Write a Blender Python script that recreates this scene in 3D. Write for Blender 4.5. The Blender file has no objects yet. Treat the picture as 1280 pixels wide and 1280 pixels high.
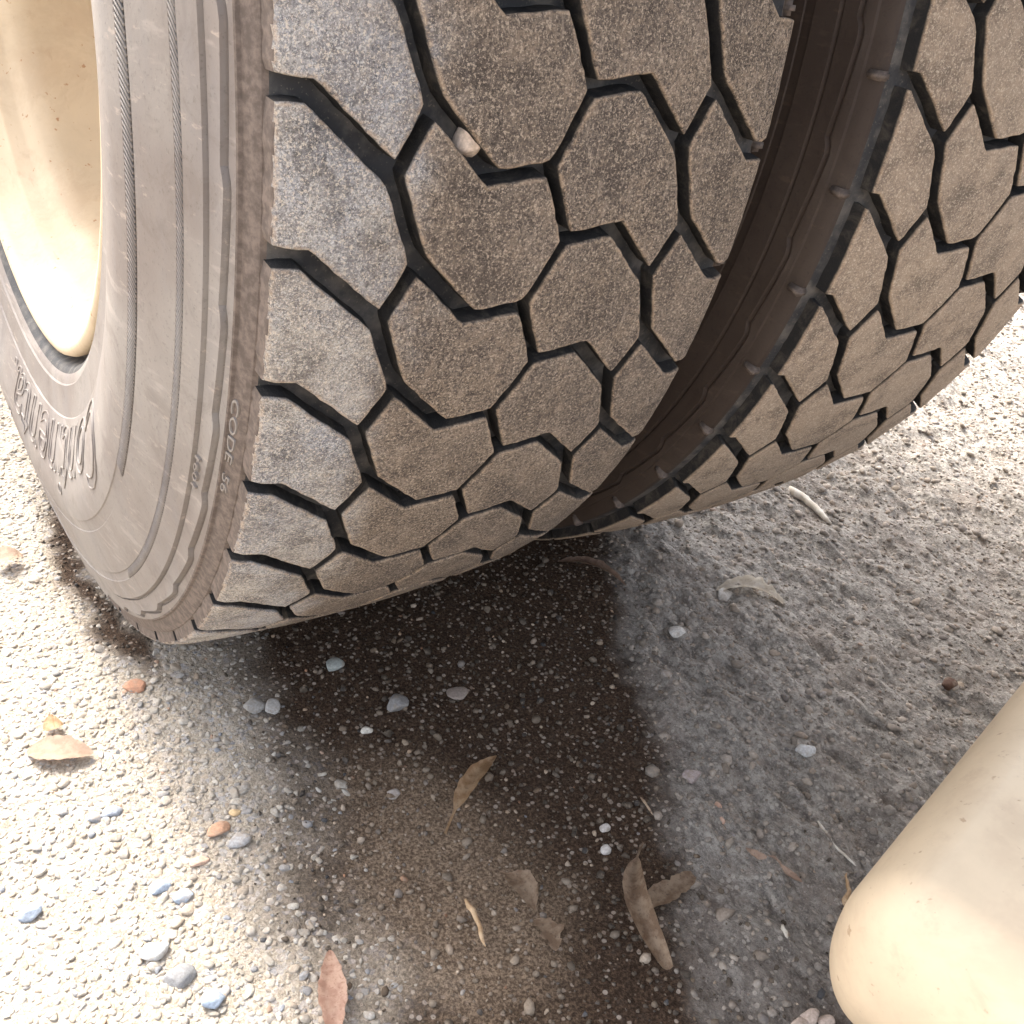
import bpy, bmesh, math, random
import numpy as np
from mathutils import Vector, Matrix
random.seed(7); rng = np.random.default_rng(11)
scene = bpy.context.scene
PI = math.pi

# ------------------------------------------------------------------ camera
cam_d = bpy.data.cameras.new('camera'); cam = bpy.data.objects.new('camera', cam_d)
scene.collection.objects.link(cam)
CAM_LOC = Vector((-0.26964, -0.87070, 0.59618))
RIGHT = Vector((0.834363, -0.538622, 0.117148))
DOWN = Vector((-0.207687, -0.504055, -0.838329))
FWD = Vector((0.510592, 0.675141, -0.53243))
cam.matrix_world = Matrix(((RIGHT.x, -DOWN.x, -FWD.x, CAM_LOC.x), (RIGHT.y, -DOWN.y, -FWD.y, CAM_LOC.y),
                           (RIGHT.z, -DOWN.z, -FWD.z, CAM_LOC.z), (0, 0, 0, 1)))
FOC = 1277.7
cam_d.sensor_width = 36; cam_d.lens = 36 * FOC / 1280
cam_d.clip_start = 0.01; cam_d.clip_end = 500
scene.camera = cam

# ------------------------------------------------------------------ light
SUN_EL, SUN_AZ = math.radians(50), math.radians(-3)     # azimuth measured from +Y (behind the wheels) towards +X
world = bpy.data.worlds.new('World'); scene.world = world; world.use_nodes = True
wn = world.node_tree; bg = wn.nodes['Background']
sky = wn.nodes.new('ShaderNodeTexSky'); sky.sky_type = 'NISHITA'; sky.sun_disc = False
sky.sun_elevation = SUN_EL; sky.sun_rotation = SUN_AZ; sky.dust_density = 6.0; sky.ozone_density = .4; sky.air_density = .8
hs = wn.nodes.new('ShaderNodeHueSaturation'); hs.inputs['Saturation'].default_value = .45   # hazy, almost colourless sky
wn.links.new(sky.outputs[0], hs.inputs['Color']); wn.links.new(hs.outputs[0], bg.inputs[0]); bg.inputs[1].default_value = 0.15
sun_d = bpy.data.lights.new('sun', 'SUN'); sun_d.energy = 1.3; sun_d.angle = math.radians(12); sun_d.color = (1, .95, .87)
sun = bpy.data.objects.new('sun', sun_d); scene.collection.objects.link(sun)
sd = Vector((math.sin(SUN_AZ) * math.cos(SUN_EL), math.cos(SUN_AZ) * math.cos(SUN_EL), math.sin(SUN_EL)))
sun.rotation_euler = sd.to_track_quat('Z', 'Y').to_euler(); sun.location = sd * 20
scene.view_settings.view_transform = 'Standard'; scene.view_settings.look = 'None'
scene.view_settings.exposure = 2.42; scene.view_settings.gamma = 1; scene.view_settings.use_curve_mapping = False
scene.render.engine = 'CYCLES'

# ------------------------------------------------------------------ helpers
C = scene.collection
def at(px, py, z=0.0):
    "point at height z seen at a place of the 1280 px photograph"
    v = RIGHT * ((px - 640) / FOC) + DOWN * ((py - 640) / FOC) + FWD
    return CAM_LOC + v * ((z - CAM_LOC.z) / v.z)
def link(name, me, mat=None, parent=None):
    o = bpy.data.objects.new(name, me); C.objects.link(o)
    if mat is not None and me is not None and not me.materials:
        for m in (mat if isinstance(mat, (list, tuple)) else [mat]): me.materials.append(m)
    if parent is not None: o.parent = parent
    return o
def tag(o, label=None, cat=None, group=None, kind=None):
    if label: o['label'] = label
    if cat: o['category'] = cat
    if group: o['group'] = group
    if kind: o['kind'] = kind
    return o
def bm_mesh(name, bm, smooth=True):
    me = bpy.data.meshes.new(name); bm.to_mesh(me); bm.free()
    if smooth: me.polygons.foreach_set('use_smooth', [True] * len(me.polygons))
    return me
def np_mesh(name, co, faces, smooth=True):
    co = np.asarray(co, np.float32); faces = np.asarray(faces, np.int32); n = faces.shape[1]
    me = bpy.data.meshes.new(name); me.vertices.add(len(co)); me.vertices.foreach_set('co', co.ravel())
    me.loops.add(faces.size); me.loops.foreach_set('vertex_index', faces.ravel())
    me.polygons.add(len(faces)); me.polygons.foreach_set('loop_start', np.arange(0, faces.size, n, dtype=np.int32))
    me.polygons.foreach_set('loop_total', np.full(len(faces), n, np.int32))
    me.update(calc_edges=True); me.validate()
    if smooth: me.polygons.foreach_set('use_smooth', np.ones(len(faces), bool))
    return me
def col_attr(me, name, rgb):
    a = me.color_attributes.new(name, 'FLOAT_COLOR', 'POINT')
    d = np.ones((len(rgb), 4), np.float32); d[:, :3] = rgb; a.data.foreach_set('color', d.ravel())
_tabs = {}
def vnoise(x, y, s, seed=0):
    "smooth 2-D value noise, about -1..1"
    if seed not in _tabs: _tabs[seed] = np.random.default_rng(seed + 100).uniform(-1, 1, (256, 256))
    T = _tabs[seed]; x = np.asarray(x) / s; y = np.asarray(y) / s
    xi = np.floor(x).astype(int); yi = np.floor(y).astype(int); fx = x - xi; fy = y - yi
    fx = fx * fx * (3 - 2 * fx); fy = fy * fy * (3 - 2 * fy)
    g = lambda a, b: T[a & 255, b & 255]
    return (g(xi, yi) * (1 - fx) + g(xi + 1, yi) * fx) * (1 - fy) + (g(xi, yi + 1) * (1 - fx) + g(xi + 1, yi + 1) * fx) * fy
def sstep(a, b, x):
    t = np.clip((x - a) / (b - a), 0, 1); return t * t * (3 - 2 * t)

class NT:
    "small node-tree writer"
    def __init__(s, name):
        s.m = bpy.data.materials.new(name); s.m.use_nodes = True; s.t = s.m.node_tree
        s.b = s.t.nodes['Principled BSDF']; s.pos = s.t.nodes.new('ShaderNodeNewGeometry').outputs['Position']
    def n(s, typ, **k):
        x = s.t.nodes.new(typ)
        for a, v in k.items(): setattr(x, a, v)
        return x
    def put(s, sock, v):
        if isinstance(v, bpy.types.NodeSocket): s.t.links.new(v, sock)
        else: sock.default_value = v if not (isinstance(v, tuple) and len(v) == 3 and sock.type == 'RGBA') else v + (1,)
    def noise(s, scale, detail=3, rough=.6, vec=None, dist=0, color=False):
        x = s.n('ShaderNodeTexNoise'); s.put(x.inputs['Vector'], vec or s.pos)
        x.inputs['Scale'].default_value = scale; x.inputs['Detail'].default_value = detail
        x.inputs['Roughness'].default_value = rough; x.inputs['Distortion'].default_value = dist
        return x.outputs['Color' if color else 'Fac']
    def stretch(s, sc, rot=(0, 0, 0)):
        x = s.n('ShaderNodeMapping'); s.put(x.inputs['Vector'], s.pos); x.inputs['Scale'].default_value = sc
        x.inputs['Rotation'].default_value = rot; return x.outputs[0]
    def ramp(s, f, a, b, va=0., vb=1.):
        x = s.n('ShaderNodeMapRange', interpolation_type='SMOOTHSTEP'); s.put(x.inputs[0], f)
        for i, v in zip((1, 2, 3, 4), (a, b, va, vb)): x.inputs[i].default_value = v
        return x.outputs[0]
    def mix(s, f, a, b, mode='MIX'):
        x = s.n('ShaderNodeMix', data_type='RGBA', blend_type=mode)
        s.put(x.inputs[0], f); s.put(x.inputs[6], a); s.put(x.inputs[7], b); return x.outputs[2]
    def math(s, op, a, b=0.):
        x = s.n('ShaderNodeMath', operation=op); s.put(x.inputs[0], a); s.put(x.inputs[1], b); return x.outputs[0]
    def attr(s, name, out='Color'):
        return s.n('ShaderNodeAttribute', attribute_name=name).outputs[out]
    def bump(s, h, dist, strength=1., prev=None):
        x = s.n('ShaderNodeBump'); s.put(x.inputs['Height'], h); x.inputs['Distance'].default_value = dist
        x.inputs['Strength'].default_value = strength
        if prev is not None: s.put(x.inputs['Normal'], prev)
        return x.outputs[0]
    def done(s, color, rough=.8, normal=None, spec=.3, metal=0.):
        s.put(s.b.inputs['Base Color'], color); s.put(s.b.inputs['Roughness'], rough)
        s.b.inputs['Specular IOR Level'].default_value = spec; s.b.inputs['Metallic'].default_value = metal
        if normal is not None: s.put(s.b.inputs['Normal'], normal)
        return s.m

# ------------------------------------------------------------------ materials
def mat_tread(kind=0):
    t = NT(('worn_dusty_tread_rubber', 'grey_abraded_tread_rubber', 'evenly_dusted_tread_rubber')[kind])
    fine = t.noise(620, 5, .85); mic = t.noise(1200, 2, .7); mid = t.noise(70, 6, .75, dist=.6); big = t.noise(14, 4, .65)
    scr = t.noise(300, 4, .75, t.stretch((1, .22, .22), (.5, 0, .7))); s2 = t.noise(260, 3, .7, t.stretch((.25, 1, 1), (0, .5, .3)))
    rub = t.mix(t.ramp(mid, .35, .7), (.070, .058, .052), (.130, .112, .102))
    c = t.mix(t.math('MULTIPLY', t.ramp(fine, .45, .58), t.ramp(big, .30, .66, .45, 1.)), rub, t.mix(t.ramp(big, .4, .6), (.31, .27, .235), (.35, .29, .225)))
    c = t.mix(t.math('MULTIPLY', t.ramp(mid, .50, .64), t.ramp(fine, .40, .52, .15, .6)), c, (.36, .285, .215))
    c = t.mix(t.math('MULTIPLY', t.ramp(scr, .55, .64), .5), c, (.44, .38, .32))
    c = t.mix(t.math('MULTIPLY', t.ramp(s2, .60, .68), .6), c, (.06, .052, .048))
    c = t.mix(t.math('MULTIPLY', t.ramp(mic, .56, .66), .6), c, (.62, .52, .40))
    c = t.mix(t.math('MULTIPLY', t.ramp(t.noise(400, 3, .8), .58, .66), .7), c, (.045, .040, .038))
    if kind == 0:             # outer third of the outer tyre tinted pale blue-grey to imitate skylight
        sx = t.n('ShaderNodeSeparateXYZ'); t.put(sx.inputs[0], t.pos)
        wob = t.math('MULTIPLY', t.math('SUBTRACT', t.noise(22, 5, .75), .5), .09)
        side = t.ramp(t.math('ADD', sx.outputs[0], wob), -.050, -.092)
        pale_ = t.mix(t.ramp(big, .35, .65), (.42, .44, .49), (.56, .52, .46))
        pc = t.mix(t.math('MULTIPLY', t.ramp(fine, .38, .60, .25, .85), t.ramp(t.noise(38, 5, .75, dist=.8), .36, .60, .35, 1.)), t.mix(.45, c, (.11, .11, .125)), pale_)
        pc = t.mix(t.math('MULTIPLY', t.ramp(mic, .52, .62), .60), pc, (.78, .76, .73))
        pc = t.mix(t.math('MULTIPLY', t.ramp(t.noise(480, 4, .8), .53, .62), .75), pc, (.085, .085, .095))
        c = t.mix(side, c, pc)
    if kind == 2: c = t.mix(t.ramp(mid, .2, .8, .35, .7), c, (.49, .385, .295))
    rnd = t.n('ShaderNodeObjectInfo').outputs['Random']
    c = t.mix(t.math('MULTIPLY', t.math('MULTIPLY', rnd, .65), t.math('MULTIPLY', t.ramp(t.noise(45, 5, .8, dist=1.), .40, .60, .15, .8), t.ramp(fine, .40, .58, .3, 1.))), c, (.41, .345, .28))
    c = t.mix(t.ramp(t.noise(24, 5, .8), .48, .66, 0., .55), c, (.066, .055, .050))
    c = t.mix(t.math('MULTIPLY', t.ramp(t.noise(760, 3, .85), .545, .60), .7), c, (.74, .64, .52))
    if kind == 0: c = t.mix(t.math('SUBTRACT', 1., side), c, t.mix(1., c, (.76, .71, .67), 'MULTIPLY'))
    else: c = t.mix(1., c, (.92, .88, .83), 'MULTIPLY')
    e = t.math('MULTIPLY', t.attr('edge', 'Fac'), t.ramp(t.noise(300, 3, .8), .40, .58))
    c = t.mix(t.math('MULTIPLY', e, .55), c, (.52, .38, .26))
    w = t.attr('wall', 'Fac')
    c = t.mix(w, c, t.mix(t.ramp(mid, .45, .7), (.020, .019, .019), (.07, .06, .05)))
    n = t.bump(fine, .0010, .9); n = t.bump(mid, .0016, .6, n); n = t.bump(scr, .0006, .6, n); n = t.bump(mic, .0004, .5, n)
    return t.done(c, .82, n, .25)
def mat_groove():
    t = NT('dark_groove_rubber')
    a = t.noise(60, 4, .6); f = t.noise(600, 3, .7)
    c = t.mix(t.ramp(a, .40, .70), (.030, .030, .032), (.105, .095, .085))
    c = t.mix(t.math('MULTIPLY', t.ramp(f, .6, .7), .5), c, (.2, .17, .13))
    return t.done(c, .7, t.bump(f, .0004, .6), .35)
def mat_side(darker=False):
    t = NT('darker_sidewall_rubber' if darker else 'dusty_sidewall_rubber')
    a = t.noise(9, 4, .6); f = t.noise(420, 4, .7); st = t.noise(34, 5, .65, t.stretch((1, 1, .25)))
    c = t.mix(t.ramp(a, .35, .65), (.180, .152, .134), (.232, .208, .186))
    c = t.mix(t.math('MULTIPLY', t.ramp(st, .45, .7), .45), c, (.185, .170, .165))
    c = t.mix(t.math('MULTIPLY', t.ramp(t.noise(160, 4, .7, t.stretch((1, .2, 1), (.5, 0, 0))), .60, .72), .45), c, (.42, .35, .29))
    c = t.mix(t.math('MULTIPLY', t.ramp(t.noise(28, 6, .75, dist=1.), .50, .66), .40), c, (.13, .105, .09))
    c = t.mix(t.math('MULTIPLY', t.ramp(t.noise(70, 4, .7, t.stretch((1, .15, 1), (-.6, 0, 0))), .58, .68), .4), c, (.34, .30, .265))
    c = t.mix(t.math('MULTIPLY', t.ramp(f, .56, .68), .35), c, (.08, .07, .06))
    if darker: c = t.mix(1., c, (.21, .165, .14), 'MULTIPLY')  # inner tyre's copy of the sidewall, several times darker and browner
    n = t.bump(f, .0003, .5); n = t.bump(st, .001, .25, n)
    return t.done(c, .68, n, .35)
def mat_paint(name, base, dirt, rust=.5):
    t = NT(name)
    a = t.noise(13, 5, .6); f = t.noise(300, 3, .6); sp = t.noise(120, 3, .6)
    c = t.mix(t.ramp(a, .35, .7), base, tuple(x * .88 for x in base))
    c = t.mix(t.math('MULTIPLY', t.ramp(t.noise(38, 5, .7), .55, .75), .55), c, dirt)
    c = t.mix(t.math('MULTIPLY', t.ramp(sp, .66, .73), rust), c, (.33, .16, .07))
    c = t.mix(t.math('MULTIPLY', t.ramp(f, .68, .76), .35), c, (.25, .18, .12))
    sc_ = t.noise(90, 4, .7, t.stretch((1, .12, .3), (.3, .2, .8)))
    c = t.mix(t.math('MULTIPLY', t.ramp(sc_, .62, .70), .4), c, dirt)
    c = t.mix(t.math('MULTIPLY', t.ramp(t.noise(7, 6, .8, dist=.5), .48, .62), .35), c, dirt)
    return t.done(c, t.ramp(a, .3, .7, .5, .7), t.bump(f, .0002, .4, t.bump(a, .002, .3)), .4)
def mat_plain(name, c, rough=.8, sc=200, var=.6, spec=.3):
    t = NT(name); f = t.noise(sc, 4, .65)
    return t.done(t.mix(t.ramp(f, .35, .68), tuple(x * var for x in c), c), rough, t.bump(f, .0006, .6), spec)
def mat_ground():
    t = NT('gravelly_soil')
    z = t.n('ShaderNodeSeparateColor'); t.put(z.inputs[0], t.attr('zone'))
    pale, lit_zone, sand = z.outputs[0], z.outputs[1], z.outputs[2]
    f = t.noise(420, 4, .75); m = t.noise(90, 4, .65); b = t.noise(14, 4, .6)
    stk = t.noise(150, 6, .8, t.stretch((1, .62, 1)))
    dark = t.mix(t.ramp(f, .40, .68), (.034, .020, .012), (.120, .076, .048))  # shade in front of the tyres, put into the soil colour
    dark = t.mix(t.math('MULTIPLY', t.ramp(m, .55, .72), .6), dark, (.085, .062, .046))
    v = t.n('ShaderNodeTexVoronoi'); t.put(v.inputs['Vector'], t.pos); v.inputs['Scale'].default_value = 260
    grit = t.mix(t.ramp(t.n('ShaderNodeRGBToBW').outputs[0], 0, 1), (0, 0, 0), (0, 0, 0))
    vs = t.n('ShaderNodeSeparateColor'); t.put(vs.inputs[0], v.outputs['Color'])
    speck = t.math('MULTIPLY', t.ramp(vs.outputs[0], .86, .9), t.ramp(v.outputs['Distance'], .55, .35))
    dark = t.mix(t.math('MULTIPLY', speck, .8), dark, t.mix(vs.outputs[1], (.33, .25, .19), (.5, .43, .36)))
    palec = t.mix(t.ramp(f, .35, .65), (.28, .235, .18), (.52, .455, .365))
    palec = t.mix(t.math('MULTIPLY', t.ramp(vs.outputs[0], .5, .9), .6), palec, t.mix(vs.outputs[2], (.36, .38, .42), (.58, .47, .36)))
    litc = t.mix(t.ramp(stk, .36, .66), (.20, .178, .158), (.56, .515, .455))  # low light on the right-hand dirt, put into its pale colour
    litc = t.mix(t.math('MULTIPLY', t.ramp(m, .5, .7), .5), litc, (.46, .39, .33))
    litc = t.mix(t.math('MULTIPLY', t.ramp(b, .5, .7), .4), litc, (.30, .235, .19))
    litc = t.mix(t.math('MULTIPLY', t.ramp(f, .56, .66), .7), litc, (.64, .59, .52))
    litc = t.mix(t.math('MULTIPLY', t.ramp(t.noise(330, 4, .8), .56, .66), .55), litc, (.09, .075, .062))
    litc = t.mix(t.math('MULTIPLY', speck, .8), litc, (.62, .57, .50))
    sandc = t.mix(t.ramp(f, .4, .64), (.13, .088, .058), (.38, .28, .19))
    c = t.mix(sand, dark, sandc); c = t.mix(lit_zone, c, litc); c = t.mix(pale, c, palec)
    n = t.bump(f, .0022, 1.); n = t.bump(m, .004, .7, n); n = t.bump(t.math('MULTIPLY', stk, lit_zone), .005, .8, n)
    return t.done(c, .9, n, .2)
def mat_stone(name='pebble_stone'):
    t = NT(name); f = t.noise(500, 3, .7); g = t.noise(150, 3, .6)
    c = t.mix(t.ramp(f, .35, .7), t.mix(1., t.attr('tint'), (.72, .70, .68), 'MULTIPLY'), t.attr('tint'))
    return t.done(t.mix(t.math('MULTIPLY', t.ramp(g, .48, .66), .5), c, (.30, .24, .18)), .85, t.bump(g, .0012, .6, t.bump(f, .0004, .6)), .35)
def mat_leaf(name, c1, c2, c3):
    t = NT(name); m = t.noise(110, 4, .6); f = t.noise(600, 3, .6)
    c = t.mix(t.ramp(m, .38, .62), c1, c2); c = t.mix(t.math('MULTIPLY', t.ramp(f, .55, .7), .6), c, c3)
    return t.done(c, .65, t.bump(f, .0003, .6), .3)
M_TREAD, M_GROOVE, M_SIDE, M_SIDE2 = mat_tread(), mat_groove(), mat_side(), mat_side(True)
M_TREAD2 = mat_tread(2); M_SHOULDER = mat_plain('shoulder_rubber', (.16, .125, .105), .75, 220, .55)
M_RIM = mat_paint('cream_rim_paint', (.56, .45, .31), (.40, .29, .19), .9)
M_BEAM = mat_paint('cream_beam_paint', (.76, .61, .425), (.60, .45, .31), .5)
M_GROUND, M_STONE = mat_ground(), mat_stone()
M_STEEL = mat_plain('dirty_dark_steel', (.045, .038, .033), .7, 60)

# ------------------------------------------------------------------ tyre geometry (in tyre radii)
S = 0.52                      # tyre radius, metres
W = .2496; CR = .01555; TC = math.radians(95); TH0 = .14752; NP = 51; P = 2 * PI / NP; U2 = .647
CV = .02718
def pt(u, v, r):              # u across, v round the tyre (0 = facing forward), r radius -> metres about the axle
    return (S * u, -S * r * math.sin(TC - v), -S * r * math.cos(TC - v))
def crown(u): return 1 - CR * (u / W) ** 2 - .015 * max(0, (abs(u) - .225) / .018) ** 2 * .35
J0 = (-.1526, 0); J1 = (-.1255, -.0542); N_ = (-.0688, .0019); J2 = (-.0146, -.0042); S_ = (-.2193, -.061)
LE = (-.2425, -.062)
sym = lambda a, k=0: (-a[0], 2 * CV - a[1] + k * P)
pl = lambda a, k=1: (a[0], a[1] + k * P)
J5, J4, M_, J3, SR, RE = [sym(a) for a in (J0, J1, N_, J2, S_, LE)]
# polygons with the half-width of the groove beyond each edge (edge i runs from vertex i to i+1; 0 = the shoulder)
gS, gZ, gN, gC, gL = .0084, .0077, .0060, .0053, .0067
POLY = {
 'outer': [(LE, gS), (S_, gS), (J0, gZ), (pl(J1), gL), (pl(J0), gS), (pl(S_), gS), (pl(LE), 0)],
 'inner': [(J0, gL), (J1, gZ), (N_, gN), (J2, gC), (J3, gC * .9), (pl(J2), gN), (pl(N_), gZ), (pl(J1), gZ)],
}
POLY['outer'] = [(a, g) for a, g in POLY['outer']]
LE2 = (-.2265, -.0615)        # the inner tyre's shoulder is worn back
POLY['outer_worn'] = [(LE2, gS), (S_, gS), (J0, gZ), (pl(J1), gL), (pl(J0), gS), (pl(S_), gS), (pl(LE2), 0)]
def mirror(poly):             # point symmetry of the pattern
    return [(sym(a), g) for a, g in poly]
POLY['outer_far'] = mirror(POLY['outer']); POLY['inner_far'] = mirror(POLY['inner'])
def inset(poly, extra=0.):
    n = len(poly); pts = [Vector(p) for p, g in poly]; g = [q + extra for p, q in poly]
    area = sum(pts[i].x * pts[(i + 1) % n].y - pts[(i + 1) % n].x * pts[i].y for i in range(n)); sg = 1 if area > 0 else -1
    out = []
    for i in range(n):
        a, b, c = pts[i - 1], pts[i], pts[(i + 1) % n]
        d1 = (b - a).normalized(); d2 = (c - b).normalized()
        n1 = Vector((-d1.y, d1.x)) * sg; n2 = Vector((-d2.y, d2.x)) * sg
        p1 = b + n1 * g[i - 1]; p2 = b + n2 * g[i]
        den = d1.x * d2.y - d1.y * d2.x
        out.append((p1 + p2) / 2 if abs(den) < .05 else p1 + d1 * (((p2 - p1).x * d2.y - (p2 - p1).y * d2.x) / den))
    return out
def block_mesh(kind, seed):
    rr = random.Random(seed); poly = inset(POLY[kind]); n = len(poly)
    ring = []
    for i in range(n):
        a, b = poly[i], poly[(i + 1) % n]; L = (b - a).length; k = max(1, int(L / .0075)); nn = Vector((a.y - b.y, b.x - a.x)).normalized()
        shoulder = kind.startswith('outer') and abs(abs(a.x) - .2425) < .004 and abs(abs(b.x) - .2425) < .004
        amp = .0009 if shoulder else .00065
        for j in range(k):
            q = a.lerp(b, j / k)
            if j == 0 and k > 1: q = q.lerp(a.lerp(b, 1 / k), .12).lerp(poly[i - 1], .012)
            ring.append(q + nn * rr.uniform(-amp, amp))
    m = len(ring); area = sum(ring[i].x * ring[(i + 1) % m].y - ring[(i + 1) % m].x * ring[i].y for i in range(m))
    if area < 0: ring.reverse()
    def off(d):
        o = []
        for i in range(m):
            t_ = (ring[(i + 1) % m] - ring[i - 1]).normalized(); o.append(ring[i] + Vector((-t_.y, t_.x)) * d)
        return o
    bm = bmesh.new(); E = bm.verts.layers.float.new('edge'); WL = bm.verts.layers.float.new('wall')
    rings = []
    for d, z, e, w in ((-.0022, -.030, 0, 1), (-.0003, -.0035, 0, 1), (0, -.0012, .7, .25), (.0011, 0, 1, 0), (.0042, 0.0002, 0, 0)):
        vs = []
        for q in off(d):
            v = bm.verts.new((q.x, q.y, z + (rr.uniform(-.0004, .0002) if z > -.003 else 0))); v[E] = e; v[WL] = w; vs.append(v)
        rings.append(vs)
    for r0, r1 in zip(rings, rings[1:]):
        for i in range(m): bm.faces.new((r0[i], r0[(i + 1) % m], r1[(i + 1) % m], r1[i]))
    bm.faces.new(rings[-1])
    vs_ = [v.co.y for v in bm.verts]; lo, hi = min(vs_), max(vs_)
    for k in range(1, 5):
        y = lo + (hi - lo) * k / 5
        bmesh.ops.bisect_plane(bm, geom=bm.verts[:] + bm.edges[:] + bm.faces[:], plane_co=(0, y, 0), plane_no=(0, 1, 0), dist=1e-6)
    us_ = [v.co.x for v in bm.verts]; mid = (min(us_) + max(us_)) / 2
    bmesh.ops.bisect_plane(bm, geom=bm.verts[:] + bm.edges[:] + bm.faces[:], plane_co=(mid, 0, 0), plane_no=(1, 0, 0), dist=1e-6)
    bmesh.ops.triangulate(bm, faces=[f for f in bm.faces if len(f.verts) > 4])
    for v in bm.verts: v.co = pt(v.co.x, v.co.y, crown(v.co.x) + v.co.z)
    bmesh.ops.recalc_face_normals(bm, faces=bm.faces)
    me = bm_mesh('tread_block_' + kind, bm)
    # flat tops against steep walls: keep the edges crisp
    try: me.set_sharp_from_angle(angle=math.radians(38))
    except Exception: pass
    me.materials.append(M_TREAD); me.materials.append(M_SHOULDER)
    if kind.startswith('outer'):
        for f in me.polygons:
            if all(abs(me.vertices[i].co.x) > .2412 * S for i in f.vertices): f.material_index = 1
    return me

# tyre body: (u, r, groove material?)
def jog(v):                   # stepped ledge low on the shoulder, one step per pitch
    t = ((v - .02) / P) % 1
    return (.0075 * (1 - t) if t < .93 else .0075 * (t - .93) / .07) - .003
HALF = [(0, .9775), (.06, .9773), (.12, .976), (.18, .9742), (.225, .9695), (.240, .9665), (.2445, .9645), (.2480, .9590), (.2500, .9530),
        (.2520, .9475), (.2550, .9462), (.2558, .944),
        ('j', .2580, .937), ('j', .2555, .9350), ('j', .2557, .9332), ('j', .2628, .9322),
        (.2640, .9235), (.2660, .9155), (.2635, .9142), (.2637, .9128), (.2695, .9115), (.2745, .893), (.2765, .8865), (.2752, .8855), (.2766, .8745), (.2785, .8735),
        (.2840, .853), (.2900, .826), (.2925, .8135), (.2916, .812), (.2948, .7975), (.2962, .7965), (.2992, .777), (.2985, .752),
        (.2935, .720), (.2855, .690), (.2780, .668), (.2745, .6565), (.2722, .655), (.2700, .638), (.2680, .620), (.2672, .610), (.2645, .608), (.2620, .5985),
        (.2590, .594), (.2550, .588), (.2480, .583), (.2380, .580), (.230, .575), (.225, .556)]
PROF = [(-1, h) for h in HALF[::-1]] + [(1, h) for h in HALF[1:]]
NSEG = NP * 14
co = []; npf = len(PROF)
for s in range(NSEG):
    v = 2 * PI * s / NSEG
    for sg, h in PROF:
        if h[0] == 'j': u, r = h[1], h[2] + jog(v if sg < 0 else -v)
        else: u, r = h
        co.append(pt(sg * u, v, r))
s_ = np.arange(NSEG)[:, None]; p_ = np.arange(npf - 1)[None]
fa = np.stack([s_ * npf + p_, ((s_ + 1) % NSEG) * npf + p_, ((s_ + 1) % NSEG) * npf + p_ + 1, s_ * npf + p_ + 1], -1).reshape(-1, 4)
tyre_me = np_mesh('tyre', co, fa)
tyre_me.materials.append(M_SIDE); tyre_me.materials.append(M_GROOVE); tyre_me.materials.append(M_SHOULDER)
mi = np.zeros(len(fa), np.int32); pidx = np.tile(np.arange(npf - 1), NSEG)
c0 = len(HALF) - 1; mi[(pidx >= c0 - 5) & (pidx < c0 + 5)] = 1
mi[((pidx >= c0 - 11) & (pidx < c0 - 5)) | ((pidx >= c0 + 5) & (pidx < c0 + 11))] = 2; mi[(pidx < 5) | (pidx >= npf - 6)] = 1
tyre_me.polygons.foreach_set('material_index', mi)
tyre_me.set_sharp_from_angle(angle=math.radians(32))

def box_uvr(bm, u0, u1, v0, v1, r0, r1, skew=0.):
    vs = []
    for r in (r0, r1):
        for (u, v) in ((u0, v0), (u1, v0 + skew), (u1, v1 + skew), (u0, v1)): vs.append(bm.verts.new(pt(u, v, r)))
    for f in ((3, 2, 1, 0), (4, 5, 6, 7), (0, 1, 5, 4), (1, 2, 6, 5), (2, 3, 7, 6), (3, 0, 4, 7)): bm.faces.new([vs[i] for i in f])
def side_u(r):                # outer face of the sidewall at radius r
    pts_ = [(h[-1], h[-2]) for h in HALF]; pts_.sort(); return float(np.interp(r, [a for a, b in pts_], [b for a, b in pts_]))
def rib_band(rc, hw, v0, v1, step, lean):
    "fine slanted ribs moulded on the outer sidewall"
    co, fa = [], []; v = v0
    while v < v1:
        b = len(co)
        for lift in (-.0012, .0017):
            for (r, dv, wv) in ((rc - hw, 0, -1), (rc - hw, 0, 1), (rc + hw, lean, 1), (rc + hw, lean, -1)):
                k = .20 if lift < 0 else .16
                co.append(pt(-(side_u(r) + lift), v + dv + wv * step * k, r))
        fa += [[b + i for i in f] for f in ((0, 1, 2, 3), (7, 6, 5, 4), (0, 4, 5, 1), (1, 5, 6, 2), (2, 6, 7, 3), (3, 7, 4, 0))]
        v += step
    nr = len(fa); v = v0
    while v < v1:             # dark bed the ribs stand on
        b = len(co); vn = min(v + .02, v1)
        for (r, dv) in ((rc - hw, 0), (rc + hw, lean)):
            for vv in (v, vn): co.append(pt(-(side_u(r) + .0010), vv + dv, r))
        fa.append([b, b + 1, b + 3, b + 2]); v += .02
    me = np_mesh('rib_band', co, fa, False); bm = bmesh.new(); bm.from_mesh(me)
    for f_ in bm.faces:
        if f_.index >= nr: f_.material_index = 1
    bmesh.ops.recalc_face_normals(bm, faces=bm.faces); bm.to_mesh(me); bm.free(); me.materials.append(M_SIDE); me.materials.append(M_GROOVE)
    return me
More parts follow.
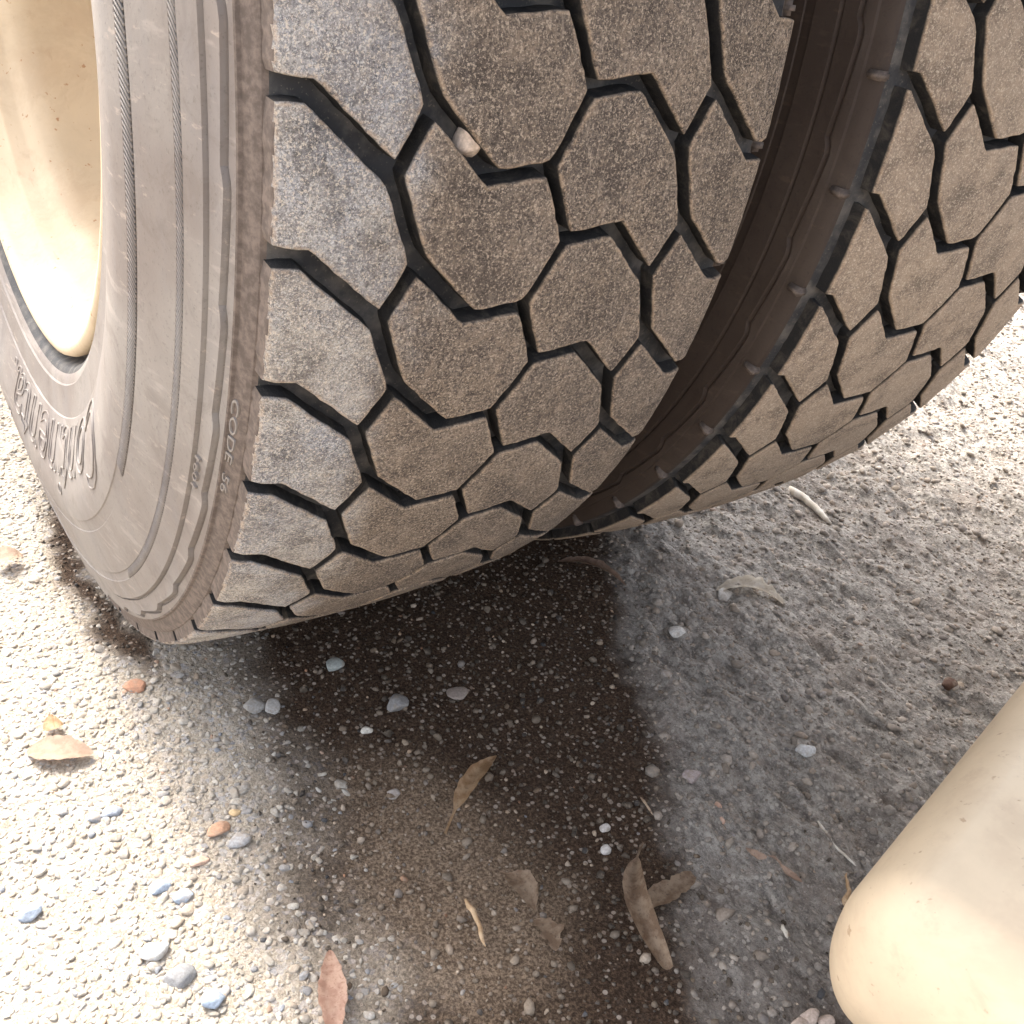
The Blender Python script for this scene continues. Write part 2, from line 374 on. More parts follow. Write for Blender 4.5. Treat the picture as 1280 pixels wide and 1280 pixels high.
def text_mesh(txt, r_base, r_top, v_start, v_len, lift=.0022, outline=True):
    cu = bpy.data.curves.new('lettering', 'FONT'); cu.body = txt; cu.size = 1; cu.extrude = .5; cu.resolution_u = 4
    if outline: cu.fill_mode = 'NONE'; cu.bevel_depth = 0.007; cu.extrude = .02
    ob = bpy.data.objects.new('lettering', cu); C.objects.link(ob)
    dg = bpy.context.evaluated_depsgraph_get(); dg.update()
    me = bpy.data.meshes.new_from_object(ob.evaluated_get(dg)); bpy.data.objects.remove(ob)
    n = len(me.vertices); a = np.empty(n * 3, np.float32); me.vertices.foreach_get('co', a); a = a.reshape(-1, 3)
    x0, x1 = a[:, 0].min(), a[:, 0].max(); y0, y1 = -0.01, a[:, 1].max(); z1 = np.abs(a[:, 2]).max() + 1e-6
    out = []
    for x, y, z in a:
        r = r_base + (r_top - r_base) * (y - y0) / (y1 - y0); v = v_start + v_len * (x - x0) / (x1 - x0)
        out.append(pt(-(side_u(r) + z / z1 * lift), v, r))
    me.vertices.foreach_set('co', np.array(out, np.float32).ravel())
    me.materials.clear(); me.materials.append(M_SIDE); me.update()
    return me

# rim: lathe about the axle, (u, r) seen from outside
RIMP = [(-.230, .570), (-.244, .5720), (-.252, .569), (-.2550, .562), (-.2535, .554), (-.248, .549), (-.238, .5465), (-.228, .545), (-.219, .538), (-.208, .533), (-.203, .524), (-.198, .5205), (-.176, .518), (-.170, .512),
        (-.160, .502), (-.148, .492), (-.120, .488), (-.100, .4875), (-.02, .484), (.06, .470), (.10, .455), (.120, .42), (.128, .36), (.118, .30), (.095, .26), (.088, .15), (.060, .145), (.055, .10), (-.02, .095), (-.025, .001)]
def lathe(name, prof, n, mat):
    co = [pt(u, 2 * PI * s / n, r) for s in range(n) for u, r in prof]; k = len(prof)
    s_ = np.arange(n)[:, None]; p_ = np.arange(k - 1)[None]
    fa = np.stack([s_ * k + p_, ((s_ + 1) % n) * k + p_, ((s_ + 1) % n) * k + p_ + 1, s_ * k + p_ + 1], -1).reshape(-1, 4)
    me = np_mesh(name, co, fa); me.materials.append(mat); return me
rim_me = lathe('rim', RIMP, 192, M_RIM)
rim_back = lathe('rim_barrel', [(u * -1, r) for u, r in RIMP[:13]] + [(-.02, .4835)], 192, M_RIM)
nut = bmesh.new(); bmesh.ops.create_cone(nut, cap_ends=True, segments=6, radius1=.017, radius2=.015, depth=.03, matrix=Matrix.Rotation(PI / 2, 4, 'Y'))
nut_me = bm_mesh('lug_nut', nut, False); nut_me.materials.append(M_STEEL)

BLOCKS = {k: [block_mesh(k, i * 17 + j) for j in range(5)] for i, k in enumerate(('outer', 'inner', 'inner_far', 'outer_far'))}
# little tie bars bridging the groove mouths at the shoulder
bm = bmesh.new()
box_uvr(bm, -.2535, -.2380, LE[1] - .0050, LE[1] + .0045, .950, .9700)
bmesh.ops.recalc_face_normals(bm, faces=bm.faces)
bmesh.ops.bevel(bm, geom=bm.edges[:], offset=.0012, segments=2, affect='EDGES')
tie_l = bm_mesh('groove_tie_bar', bm); tie_l.materials.append(M_SHOULDER)
bm = bmesh.new()
box_uvr(bm, .2560, .2380, RE[1] - .0064, RE[1] + .0072, .950, .9705)
bmesh.ops.recalc_face_normals(bm, faces=bm.faces)
bmesh.ops.bevel(bm, geom=bm.edges[:], offset=.0022, segments=2, affect='EDGES')
tie_r = bm_mesh('groove_tie_bar', bm); tie_r.materials.append(M_SHOULDER)

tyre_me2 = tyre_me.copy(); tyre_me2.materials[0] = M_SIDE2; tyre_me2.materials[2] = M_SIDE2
BLOCKS2 = {}
for k, v in BLOCKS.items():
    BLOCKS2[k] = [m.copy() for m in v]
    if k == 'outer': BLOCKS2[k] = [block_mesh('outer_worn', 90 + j) for j in range(5)]
    for m in BLOCKS2[k]: m.materials[0] = M_TREAD2; m.materials[1] = M_SIDE2
def make_wheel(x, phase, label, outer):
    root = link('truck_wheel', None); root.location = (x * S, 0, 0); tag(root, label, 'wheel')
    ty = link('tyre', tyre_me if outer else tyre_me2, None, root); ty.location = (0, 0, S); ty.rotation_euler.x = phase
    n = 0
    for k in range(NP):
        for kind in ('outer', 'inner', 'inner_far', 'outer_far'):
            b = link('tread_block', (BLOCKS if outer else BLOCKS2)[kind][(k * 2 + n) % 5], None, ty); n += 1
            b.rotation_euler.x = k * P
        for t in ((tie_r,) if outer else (tie_l, tie_r)):
            b = link('groove_tie_bar', t, None, ty); b.rotation_euler.x = k * P
        n += 1
    rm = link('rim', rim_me, None, root); rm.location = (0, 0, S)
    if not outer: rm.rotation_euler.z = PI
    link('rim_barrel', rim_back, None, rm)
    for k in range(10):
        q = link('lug_nut', nut_me, None, rm); q.location = (.088 * S - .012, .2 * S * math.cos(k * PI / 5), .2 * S * math.sin(k * PI / 5))
    return root, ty
w1, t1 = make_wheel(0, TH0, 'outer wheel of the dual pair, dusty sidewall with raised lettering and cream rim', True)
w2, t2 = make_wheel(U2, TH0 - .00971, 'inner wheel of the dual pair, set deeper under the truck behind a dark gap', False)
o = link('rib_band', rib_band(.8045, .0066, -1.05, .55, .0066, .014), None, t1); tag(o, 'narrow slanted rib band nearer the rim', kind='stuff')
o = link('rib_band', rib_band(.8800, .0056, -1.05, .80, .0062, .014), None, t1); tag(o, 'narrow slanted rib band nearer the tread', kind='stuff')
link('lettering', text_mesh('Continental', .666, .774, .655, 1.0, .0018), None, t1)
link('lettering', text_mesh('1601', .9170, .9240, .33, .05, .0030, False), None, t1)
link('lettering', text_mesh('CODE  56', .9475, .9560, .22, .13, .0015, False), None, t1)

# ------------------------------------------------------------------ ground
def axis(lo, hi, fine_lo, fine_hi, step, n_out):
    a = np.arange(fine_lo, fine_hi, step)
    g = np.geomspace(step * 1.5, 1, n_out)
    left = fine_lo - (fine_lo - lo) * g[::-1]; right = fine_hi + (hi - fine_hi) * g
    return np.concatenate([left, a, right])
def segdist(x, y, a, b):      # signed side distance of the line a->b (positive to the right of it)
    dx, dy = b[0] - a[0], b[1] - a[1]; L = math.hypot(dx, dy); return ((x - a[0]) * dy - (y - a[1]) * dx) / L
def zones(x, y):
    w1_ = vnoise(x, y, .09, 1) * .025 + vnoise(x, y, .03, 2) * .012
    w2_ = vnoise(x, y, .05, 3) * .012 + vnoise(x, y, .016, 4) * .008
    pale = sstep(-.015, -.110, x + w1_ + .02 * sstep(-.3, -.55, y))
    d = segdist(x, y, (.078, -.657), (.347, -.217)) + w2_          # right of the line the dirt is painted as lit, left as shaded
    lit_zone = sstep(-.004, .035, d) * sstep(-.82, -.54, y + (x - .15) * .35 + w1_)
    lit_zone = np.maximum(lit_zone, sstep(.36, .44, x + w2_) * sstep(-1.3, -.8, y))
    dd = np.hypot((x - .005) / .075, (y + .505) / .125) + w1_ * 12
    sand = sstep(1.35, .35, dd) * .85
    contact_shade = np.exp(-((x + .131 - .25 * np.clip(-y - .12, 0, 1) + w2_) / .015) ** 2) * sstep(-.25, -.17, y) * sstep(.14, .03, y)  # shade hugging the tyre contact, painted as a dark strip
    pale = pale * (1 - np.clip(contact_shade * 1.05, 0, 1))
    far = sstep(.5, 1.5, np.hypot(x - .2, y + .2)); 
    return np.clip(pale, 0, 1), np.clip(lit_zone, 0, 1), np.clip(sand, 0, 1)
def height(x, y):
    pale, lit_zone, sand = zones(x, y)
    h = vnoise(x, y, .22, 5) * .004 + vnoise(x, y, .06, 6) * .0018 + vnoise(x, y, .018, 7) * .0010 + vnoise(x, y, .007, 8) * .0007
    ridg = vnoise(x / .012, y / .024, 1., 9) * .0042 + vnoise(x / .006, y / .015, 1., 10) * .0030 + (vnoise(x / .03, y / .05, 1., 12)) * .0045
    h = h + lit_zone * ridg + (1 - lit_zone) * vnoise(x, y, .004, 11) * .0007
    near = sstep(.10, .02, np.abs(y)) * sstep(-.2, -.12, x) * sstep(.55, .48, x)
    return h * (1 - near) - .0015 + lit_zone * .004
xs = axis(-60, 60, -.62, 1.75, .0034, 26); ys = axis(-60, 60, -.86, .62, .0034, 26)
X, Y = np.meshgrid(xs, ys, indexing='ij'); Xf, Yf = X.ravel(), Y.ravel()
H = height(Xf, Yf) * sstep(6, 2, np.hypot(Xf, Yf))
ny = len(ys); i_, j_ = np.meshgrid(np.arange(len(xs) - 1), np.arange(ny - 1), indexing='ij')
q = (i_ * ny + j_).ravel(); fa = np.stack([q, q + ny, q + ny + 1, q + 1], -1)
gme = np_mesh('ground', np.stack([Xf, Yf, H], -1), fa)
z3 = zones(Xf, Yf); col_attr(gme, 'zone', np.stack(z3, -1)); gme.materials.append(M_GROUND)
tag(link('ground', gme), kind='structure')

# pebbles too many to count
PALETTE = np.array([(.56, .51, .43), (.64, .59, .51), (.46, .42, .36), (.70, .66, .59), (.50, .42, .33), (.60, .50, .39),
                    (.36, .37, .39), (.29, .33, .39), (.58, .37, .25), (.42, .41, .40), (.62, .56, .48), (.52, .48, .43)])
PW = np.array([9, 9, 7, 6, 4, 4, 2.2, .8, .7, 4, 9, 6.]); PW /= PW.sum()
def ico(sub):
    bm = bmesh.new(); bmesh.ops.create_icosphere(bm, subdivisions=sub, radius=1)
    v = np.array([x.co[:] for x in bm.verts]); f = np.array([[a.index for a in x.verts] for x in bm.faces]); bm.free(); return v, f
def pebbles(name, x, y, r, tint, sub, sink=.35, flat=.62, label=None):
    V, F = ico(sub); n = len(x); k = len(V)
    sc = np.stack([rng.uniform(.75, 1.3, n), rng.uniform(.75, 1.2, n), rng.uniform(flat * .75, flat * 1.2, n)], -1) * r[:, None]
    dirs = rng.normal(size=(n, 6, 3)); dirs /= np.linalg.norm(dirs, axis=-1, keepdims=True)
    base = np.repeat(V[None], n, 0)
    for i in range(6):          # knock facets off: broken stone, not balls
        d = np.einsum('nkc,nc->nk', base, dirs[:, i]); lim = rng.uniform(.32, .8, n)[:, None]
        base = base - np.maximum(d - lim, 0)[..., None] * dirs[:, i][:, None, :]
    base = base * (1 + rng.uniform(-.06, .06, (n, k, 1))) * sc[:, None, :]
    a = rng.uniform(0, 2 * PI, n); ca, sa = np.cos(a)[:, None], np.sin(a)[:, None]
    tl = rng.uniform(-.35, .35, n)[:, None]
    px = base[..., 0] * ca - base[..., 1] * sa; py = base[..., 0] * sa + base[..., 1] * ca; pz = base[..., 2] + tl * px
    hz = height(x, y)
    co = np.stack([px + x[:, None], py + y[:, None], pz + (hz + sc[:, 2] * (1 - 2 * sink))[:, None]], -1).reshape(-1, 3)
    fa = (F[None] + (np.arange(n) * k)[:, None, None]).reshape(-1, 3)
    me = np_mesh(name, co, fa, sub > 1); col_attr(me, 'tint', np.repeat(tint, k, 0)); me.materials.append(M_STONE)
    o = link(name, me); tag(o, label, 'gravel', kind='stuff'); return o
def jgrid(x0, x1, y0, y1, s):
    a, b = np.meshgrid(np.arange(x0, x1, s), np.arange(y0, y1, s), indexing='ij')
    return (a + rng.uniform(-.5, .5, a.shape) * s).ravel(), (b + rng.uniform(-.5, .5, a.shape) * s).ravel()
def off_contact(x, y):
    c = (np.abs(y) < .07) & (((x > -.13) & (x < .13)) | ((x > .19) & (x < .49))); return ~c
def tints(n, dim=1.):
    return PALETTE[rng.choice(len(PALETTE), n, p=PW)] * rng.uniform(.8, 1.12, (n, 1)) * dim
x, y = jgrid(-.62, .02, -.80, .62, .0049); z = zones(x, y); k = (rng.random(len(x)) < z[0] * 1.1) & off_contact(x, y); x, y = x[k], y[k]
r = np.clip(rng.lognormal(math.log(.0021), .38, len(x)), .0010, .0058)
pebbles('gravel', x, y, r, tints(len(x)) * .58 + np.array([.44, .39, .32]) * .20, 2, .52, .50, 'pale packed gravel of small mixed stones beside the outer wheel')
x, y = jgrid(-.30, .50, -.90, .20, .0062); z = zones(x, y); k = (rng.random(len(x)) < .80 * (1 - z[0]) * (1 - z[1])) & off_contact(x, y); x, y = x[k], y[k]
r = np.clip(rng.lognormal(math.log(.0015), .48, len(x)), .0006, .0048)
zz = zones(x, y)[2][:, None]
tt = tints(len(x)) * (rng.choice([.16, .3, .75], (len(x), 1), p=[.52, .38, .10]) * (1 - zz) + zz * rng.uniform(.35, .75, (len(x), 1))) * np.array([1., .86, .74])  # grit tints dimmed along with the painted shade
pebbles('grit', x, y, r, tt, 1, .3, .75, 'soil coloured dark as shade, scattered with tiny pale grit in front of the outer wheel')
x, y = jgrid(.10, 1.75, -.80, .50, .0068); z = zones(x, y); k = (rng.random(len(x)) < .85 * z[1]) & off_contact(x, y); x, y = x[k], y[k]
r = np.clip(rng.lognormal(math.log(.0020), .5, len(x)), .0008, .0075)
pebbles('dirt_crumbs', x, y, r, (tints(len(x)) * .35 + np.array([.36, .30, .25]) * .65) * rng.uniform(.55, 1.1, (len(x), 1)), 1, .42, .6, 'crumbs and small stones pressed into the lit-toned grey dirt')

# single stones one can pick out
def stone(px, py, size, tint, label, flat=.6, cat='stone', name='stone', ang=0., el=1.35, z=0):
    bm = bmesh.new(); bmesh.ops.create_icosphere(bm, subdivisions=3, radius=1)
    R_ = random.Random(int(px * 7 + py)); ds = [Vector((R_.gauss(0, 1), R_.gauss(0, 1), R_.gauss(0, .8))).normalized() for _ in range(9)]
    for v in bm.verts:
        for d_ in ds:
            t = v.co.dot(d_)
            if t > .68: v.co -= d_ * (t - .68) * .92
        v.co = Vector((v.co.x * el, v.co.y, v.co.z * flat)) * size * (1 + R_.uniform(-.015, .015))
    me = bm_mesh(name, bm); me.materials.append(M_STONE); col_attr(me, 'tint', np.repeat([tint], len(me.vertices), 0))
    o = link(name, me); p = at(px, py, z); hz = float(height(np.array([p.x]), np.array([p.y]))[0])
    o.location = (p.x, p.y, hz + size * flat * .45) if z == 0 else p; o.rotation_euler = (R_.uniform(-.2, .2), R_.uniform(-.2, .2), ang)
    return tag(o, label, cat)
stone(418, 832, .0080, (.44, .47, .44), 'pale greenish stone chip in the dark soil just below the outer tyre', ang=.6)
stone(318, 884, .0085, (.42, .40, .37), 'rounded grey stone at the shade edge, left of its smaller neighbour')
stone(340, 884, .0068, (.50, .48, .45), 'small pale stone touching a larger grey stone at the shade edge', ang=1.1)
stone(497, 880, .0090, (.30, .29, .28), 'flat grey stone in the dark soil left of a brown chip', ang=.3)
stone(573, 864, .0092, (.36, .30, .26), 'flat brown-grey stone chip lying in the dark soil', .35)
stone(459, 909, .0040, (.75, .71, .62), 'tiny white pebble below the flat grey stone in the dark soil', .8)
stone(493, 985, .0052, (.45, .40, .36), 'small tan stone just left of the tan leaf')
stone(757, 1033, .0042, (.62, .58, .54), 'upper one of two white pebbles in the dark soil', .7, el=1.1)
stone(759, 1059, .0044, (.64, .60, .56), 'lower one of two white pebbles in the dark soil', .7, el=1.1)
stone(1002, 948, .0075, (.62, .63, .63), 'pale bluish stone chip in the middle of the lit-toned dirt', .5, ang=-.6)
stone(864, 972, .0070, (.45, .38, .36), 'pinkish grey stone where the dark soil meets lit-toned dirt', .6)
stone(905, 746, .0080, (.66, .63, .58), 'white stone in lit-toned dirt left of the pale arched leaf', .6)
stone(845, 795, .0080, (.68, .66, .62), 'light rounded stone near the dark soil boundary below the tyres', .6)
stone(1183, 862, .0075, (.10, .05, .03), 'dark brown lump beside a small tan chip near the beam', .6)
stone(1197, 862, .0052, (.55, .46, .36), 'small tan chip touching a dark brown lump in the dirt', .6)
stone(139, 1014, .0062, (.34, .37, .42), 'small blue-grey stone in pale gravel below the peach leaf', .6)
stone(200, 1110, .0058, (.33, .38, .45), 'bluish square stone in the middle of the pale gravel', .6)
stone(229, 1120, .0055, (.36, .42, .50), 'light blue stone right of a square bluish stone', .6)
stone(195, 1190, .0078, (.60, .60, .58), 'large whitish grey stone in pale gravel above a dark one', .5)
stone(226, 1222, .0085, (.27, .27, .27), 'dark slate grey stone in the pale gravel near the photo bottom', .45)
stone(268, 1250, .0062, (.32, .38, .46), 'blue stone at the lower edge of the pale gravel', .6)
stone(298, 1050, .0070, (.42, .41, .40), 'oval grey stone right of the orange chips', .55)
stone(40, 1142, .0065, (.32, .37, .44), 'bluish stone at the left edge of the pale gravel', .6)
stone(272, 1035, .0072, (.52, .31, .20), 'orange brick chip left of the oval grey stone', .4, 'chip', 'brick_chip')
stone(293, 1013, .0035, (.66, .48, .27), 'tiny yellow-orange chip above the oval grey stone', .6, 'chip', 'brick_chip')
stone(249, 1075, .0055, (.60, .42, .32), 'salmon chip below the orange brick chip', .4, 'chip', 'brick_chip')
stone(170, 862, .0080, (.50, .27, .17), 'rusty orange chip just below the bottom of the outer tyre', .35, 'chip', 'brick_chip')
for i_s, (px, py, sz) in enumerate(((1012, 1272, .0060), (1032, 1278, .0052), (998, 1282, .0045), (1052, 1292, .0055))):
    stone(px, py, sz, (.62, .50, .42), ['pinkish crumb of rubble left of centre in the cluster by the beam', 'pinkish crumb of rubble nearest the beam end',
          'pinkish crumb of rubble at the left end of its cluster', 'pinkish crumb of rubble half hidden under the beam'][i_s], .7, 'rubble', 'rubble_crumb')

# the pebble wedged in a tread groove
v = RIGHT * ((588 - 640) / FOC) + DOWN * ((172 - 640) / FOC) + FWD
bm = bmesh.new(); bmesh.ops.create_icosphere(bm, subdivisions=3, radius=1)
for q_ in bm.verts:
    q_.co = Vector((q_.co.x * .0066, q_.co.y * .0060, q_.co.z * .0080)) * (1 + .10 * math.sin(q_.co.x * 5 + 1) * math.cos(q_.co.z * 4))
me = bm_mesh('pebble', bm); me.materials.append(M_STONE); col_attr(me, 'tint', np.repeat([(.74, .60, .49)], len(me.vertices), 0))
o = link('pebble', me)
t_ = .3
while True:                   # walk along the ray to the tread surface
    p = CAM_LOC + v * t_
    if math.hypot(p.y, p.z - S) < S * .983: break
    t_ += .0005
o.location = p; o.rotation_euler = (.3, .5, .2)
tag(o, 'round beige pebble wedged in a tread groove of the outer tyre', 'pebble')

# ------------------------------------------------------------------ leaves and twigs
def ribbon(name, p0, p1, width, mat, label, cat, arch=.006, bend=0., curl=.3, lift=.003, shape='leaf', nseg=22, rag=.10, roll=0., stem=.0, twist=0.):
    "a dried leaf lying from p0 to p1: curled blade with a midrib and real thickness"
    R_ = random.Random(label); p0, p1 = Vector(p0), Vector(p1); d = p1 - p0; L = d.length; d.normalize(); sd_ = Vector((-d.y, d.x, 0))
    bm = bmesh.new(); rows = []; nc = 8
    for i in range(nseg + 1):
        t = i / nseg
        if t < stem: w = .0009
        else:
            s = (t - stem) / (1 - stem)
            w = .72 * width * (math.sin(PI * min(1, s ** .8)) ** .75 if shape == 'leaf' else (math.sin(PI * (s * .93 + .02)) ** .5 if shape == 'blunt' else (1 - s) ** .6 * min(1, s * 6))) * .5 + .0004
            w *= 1 + R_.uniform(-rag, rag)
        c = p0 + d * (L * t) + sd_ * (bend * math.sin(PI * t)) + Vector((0, 0, lift + arch * math.sin(PI * t) + R_.uniform(-.0003, .0003)))
        th = roll + twist * t; row = []
        for j in range(nc + 1):
            s = j / nc * 2 - 1
            yy = s * w; zz = (abs(s) ** 1.6) * w * curl * 2 + (.0004 if j == nc // 2 else 0)
            yy2 = yy * math.cos(th) - zz * math.sin(th); zz2 = yy * math.sin(th) + zz * math.cos(th)
            row.append(bm.verts.new(c + sd_ * yy2 + Vector((0, 0, zz2))))
        rows.append(row)
    for a, b in zip(rows, rows[1:]):
        for j in range(nc): bm.faces.new((a[j], a[j + 1], b[j + 1], b[j]))
    bmesh.ops.solidify(bm, geom=bm.faces[:], thickness=.0004)
    base = p0.copy(); 
    for v_ in bm.verts: v_.co -= base
    me = bm_mesh(name, bm); me.materials.append(mat); o = link(name, me); o.location = base
    zmin = min(v_.co.z for v_ in me.vertices)
    return tag(o, label, cat)
LF_TAN = mat_leaf('tan_leaf', (.40, .25, .13), (.56, .40, .25), (.22, .13, .07))
LF_GREY = mat_leaf('grey_brown_leaf', (.27, .18, .115), (.44, .33, .23), (.14, .10, .08))
LF_PINK = mat_leaf('pinkish_leaf', (.48, .30, .22), (.60, .42, .32), (.34, .18, .12))
LF_PALE = mat_leaf('pale_leaf', (.62, .55, .45), (.75, .70, .62), (.42, .34, .26))
LF_PEACH = mat_leaf('peach_leaf', (.40, .29, .215), (.48, .37, .28), (.34, .24, .17))
TWIG = mat_leaf('twig_bark', (.26, .17, .12), (.38, .27, .20), (.12, .08, .06))
ribbon('dry_leaf', at(556, 1046), at(620, 948), .018, LF_TAN, 'slender tan leaf with pointed tip and stalk on dark soil', 'leaf', .006, .004, .28, .003, 'leaf', stem=.22)
ribbon('dry_leaf', at(624, 1092), at(668, 1140), .026, LF_GREY, 'small pointed brown leaf between the tan leaf and the curled leaf', 'leaf', .004, .004, .2, .002, 'leaf', stem=.15)
ribbon('dry_leaf', at(802, 1062), at(832, 1222), .022, LF_GREY, 'long curled grey-brown leaf lying over a broken leaf', 'leaf', .010, -.016, .45, .008, 'blunt', rag=.03, stem=.22, roll=.25)
ribbon('dry_leaf', at(786, 1140), at(866, 1096), .020, LF_GREY, 'broken brown leaf piece lying under the long curled leaf', 'leaf', .004, -.004, .15, .002, 'blunt', rag=.2)
ribbon('dry_leaf', at(697, 706), at(782, 736), .016, TWIG, 'narrow brown leaf where the two tyres meet the shaded soil', 'leaf', .006, .006, .4, .004, 'leaf')
ribbon('dry_leaf', at(893, 740), at(985, 762), .030, LF_PALE, 'pale arched leaf on the dry dirt below the inner tyre', 'leaf', .008, .012, .3, .001, 'leaf', rag=.2)
ribbon('dry_leaf', at(418, 1300), at(412, 1192), .022, LF_PINK, 'long pinkish leaf at the bottom edge of the pale gravel', 'leaf', .004, 0, .15, .004, 'leaf')
ribbon('dry_leaf', at(35, 945), at(118, 948), .034, LF_PEACH, 'broad peach leaf on the pale gravel left of the wheels', 'leaf', .003, 0, .1, .005, 'leaf', rag=.08)
ribbon('dry_leaf', at(-6, 706), at(30, 700), .034, LF_PEACH, 'yellowish leaf on pale gravel at the left photo edge', 'leaf', .003, 0, .1, .005, 'leaf', rag=.08)
ribbon('dry_leaf', at(55, 918), at(80, 912), .022, LF_TAN, 'small cream leaf scrap touching the broad peach leaf', 'leaf', .003, 0, .1, .006, 'leaf', rag=.1)
ribbon('dry_leaf', at(668, 1150), at(695, 1190), .022, LF_GREY, 'crumpled brown leaf scrap below the small pointed leaf', 'leaf', .002, .004, .1, .001, 'leaf', rag=.3)
def twig(pts_, rad, label, mat=TWIG, name='twig', cat='twig', lift=.002):
    bm = bmesh.new(); prev = None; P3 = [at(*p_) for p_ in pts_]; n = 8; R_ = random.Random(label); fine = []
    for a, b in zip(P3, P3[1:]):
        for i in range(4): fine.append(a.lerp(b, i / 4) + Vector((R_.uniform(-1, 1), R_.uniform(-1, 1), 0)) * rad * .35)
    fine.append(P3[-1])
    for i, p_ in enumerate(fine):
        d_ = (fine[min(i + 1, len(fine) - 1)] - fine[max(i - 1, 0)]).normalized(); s_1 = Vector((-d_.y, d_.x, 0)).normalized(); up = Vector((0, 0, 1))
        t = i / (len(fine) - 1); r_ = rad * (1 - .45 * t) * (1 + R_.uniform(-.15, .15)); r_ = r_ * (.35 if i in (0, len(fine) - 1) else 1)
        row = [bm.verts.new(p_ - P3[0] + (s_1 * math.cos(2 * PI * j / n) + up * math.sin(2 * PI * j / n)) * r_ + up * (lift + rad)) for j in range(n)]
        if prev:
            for j in range(n): bm.faces.new((prev[j], prev[(j + 1) % n], row[(j + 1) % n], row[j]))
        else: bm.faces.new(row[::-1])
        prev = row
    bm.faces.new(prev); bmesh.ops.recalc_face_normals(bm, faces=bm.faces)
    me = bm_mesh(name, bm); me.materials.append(mat); o = link(name, me); o.location = P3[0]; return tag(o, label, cat)
twig([(930, 1068), (965, 1082), (1000, 1108)], .0034, 'thick pinkish brown twig on dirt near the rounded beam end')
twig([(893, 1008), (898, 1022), (902, 1036)], .0032, 'short reddish bud-like twig stub right of the dark soil', LF_PINK)
twig([(582, 1130), (598, 1158), (606, 1188)], .0022, 'short tan twig left of the crumpled leaf scrap', LF_TAN)
twig([(985, 616), (1010, 634), (1036, 660)], .0052, 'pale crooked twig on dry dirt under the inner tyre', LF_PALE)
twig([(1020, 1030), (1040, 1060), (1068, 1086)], .0016, 'thin pale root fibre left of the beam edge', LF_PALE)
twig([(1052, 1135), (1058, 1118), (1056, 1096)], .0020, 'short upright tan stem touching the beam outline', LF_TAN)
twig([(975, 1160), (982, 1182)], .0022, 'small pale splinter below the thick pinkish twig', LF_PALE)
twig([(800, 1000), (815, 1022)], .0012, 'tiny curved root hair in the dark soil', LF_GREY)

# ------------------------------------------------------------------ unseen truck bed, added and sized to shade wheels and ground
def box_mesh(name, x0, x1, y0, y1, z0, z1, mat):
    bm = bmesh.new(); bmesh.ops.create_cube(bm, size=1)
    for v_ in bm.verts: v_.co = Vector(((x0 + x1) / 2 + v_.co.x * (x1 - x0), (y0 + y1) / 2 + v_.co.y * (y1 - y0), (z0 + z1) / 2 + v_.co.z * (z1 - z0)))
    bmesh.ops.bevel(bm, geom=bm.edges[:], offset=.004, segments=1, affect='EDGES')
    me = bm_mesh(name, bm, False); me.materials.append(mat); return me
BX0, BX1, BY0, BY1, BZ = -.13, .80, -1.1, 3.2, 1.07
body = link('added_truck_bed', None); body.location = (BX0, 0, BZ); tag(body, 'unseen dark steel truck bed, added above the dual wheels to shade them', 'platform')
off_ = Vector((BX0, 0, BZ))
def bodypart(name, x0, x1, y0, y1, z0, z1): o_ = link(name, box_mesh(name, x0, x1, y0, y1, z0, z1, M_STEEL), None, body); o_.location = -off_
bodypart('deck_plate', BX0, BX1, BY0, BY1, BZ + .08, BZ + .10)
for x_ in (BX0, BX1 - .06): bodypart('side_rail', x_, x_ + .06, BY0, BY1, BZ - .01, BZ + .079)
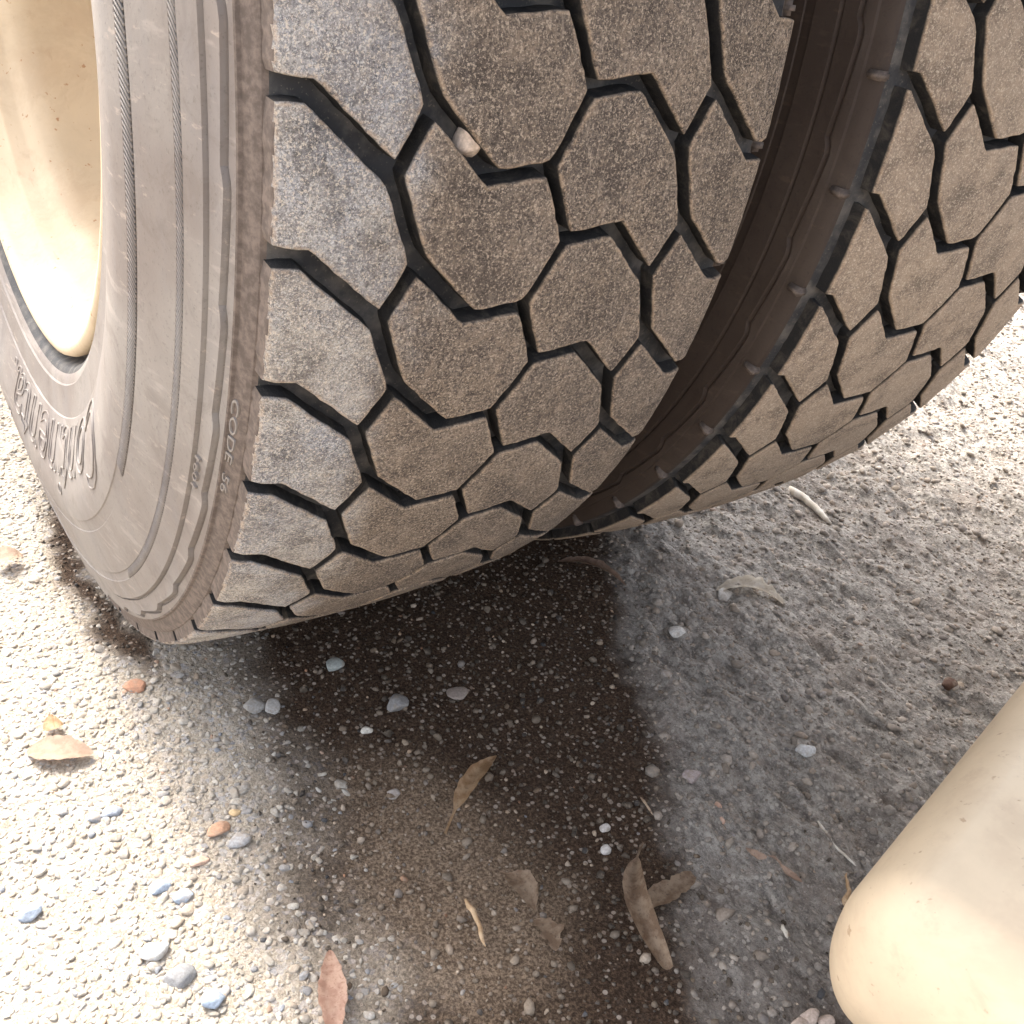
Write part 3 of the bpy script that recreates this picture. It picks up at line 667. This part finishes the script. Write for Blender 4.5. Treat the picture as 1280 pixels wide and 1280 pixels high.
for k_ in range(8): bodypart('cross_member', BX0 + .061, BX1 - .061, BY0 + .05 + k_ * .48, BY0 + .11 + k_ * .48, BZ, BZ + .079)
for x_ in (.44,): bodypart('chassis_beam', x_, x_ + .08, BY0 + .01, BY1, BZ - .24, BZ - .011)
o = link('axle', None); tag(o, 'dirty steel axle joining the dual wheels under the truck', 'axle'); o.location = (.5, 0, S)
bm = bmesh.new(); bmesh.ops.create_cone(bm, cap_ends=True, segments=32, radius1=.06, radius2=.06, depth=.98, matrix=Matrix.Rotation(PI / 2, 4, 'Y'))
o2 = link('axle_tube', bm_mesh('axle_tube', bm), M_STEEL, o); o2.location = (.45, 0, 0)

# ------------------------------------------------------------------ cream beam in the foreground
bz, ang_b, tilt_b = .2114, .2359, .0461
a = Vector((.0747, -.7142, bz)); d = Vector((math.cos(ang_b), math.sin(ang_b), 0)); nrm = Vector((d.y, -d.x, 0))
Lb, Wb, Tb = .95, .339, .12
beam = link('steel_beam', None); beam.location = (a.x, a.y, 0)
tag(beam, 'cream painted steel beam with a rounded end in the lower right foreground', 'beam')
bm = bmesh.new(); bmesh.ops.create_cube(bm, size=2); RB = (.034, .034, .0567)
bmesh.ops.subdivide_edges(bm, edges=bm.edges[:], cuts=23, use_grid_fill=True)
for v_ in bm.verts:
    q_ = Vector([math.tan(c_ * PI / 4) for c_ in v_.co]).normalized()
    p_ = Vector([(1 if q_[i] > 1e-6 else -1 if q_[i] < -1e-6 else 0) * ((Lb, Wb, Tb)[i] / 2 - RB[i]) + q_[i] * RB[i] for i in range(3)])
    v_.co = p_ + Vector((Lb / 2, -Wb / 2, -Tb / 2))
o = link('beam_body', bm_mesh('beam_body', bm), M_BEAM, beam); o.location = (0, 0, bz); o.rotation_euler = (0, -tilt_b, ang_b)
bm = bmesh.new(); bmesh.ops.create_cone(bm, cap_ends=True, segments=32, radius1=.045, radius2=.045, depth=bz - Tb)
o = link('beam_leg', bm_mesh('beam_leg', bm, False), M_STEEL, beam)
q_ = d * .75 + nrm * (Wb * .5); o.location = (q_.x, q_.y, (bz - Tb) / 2)
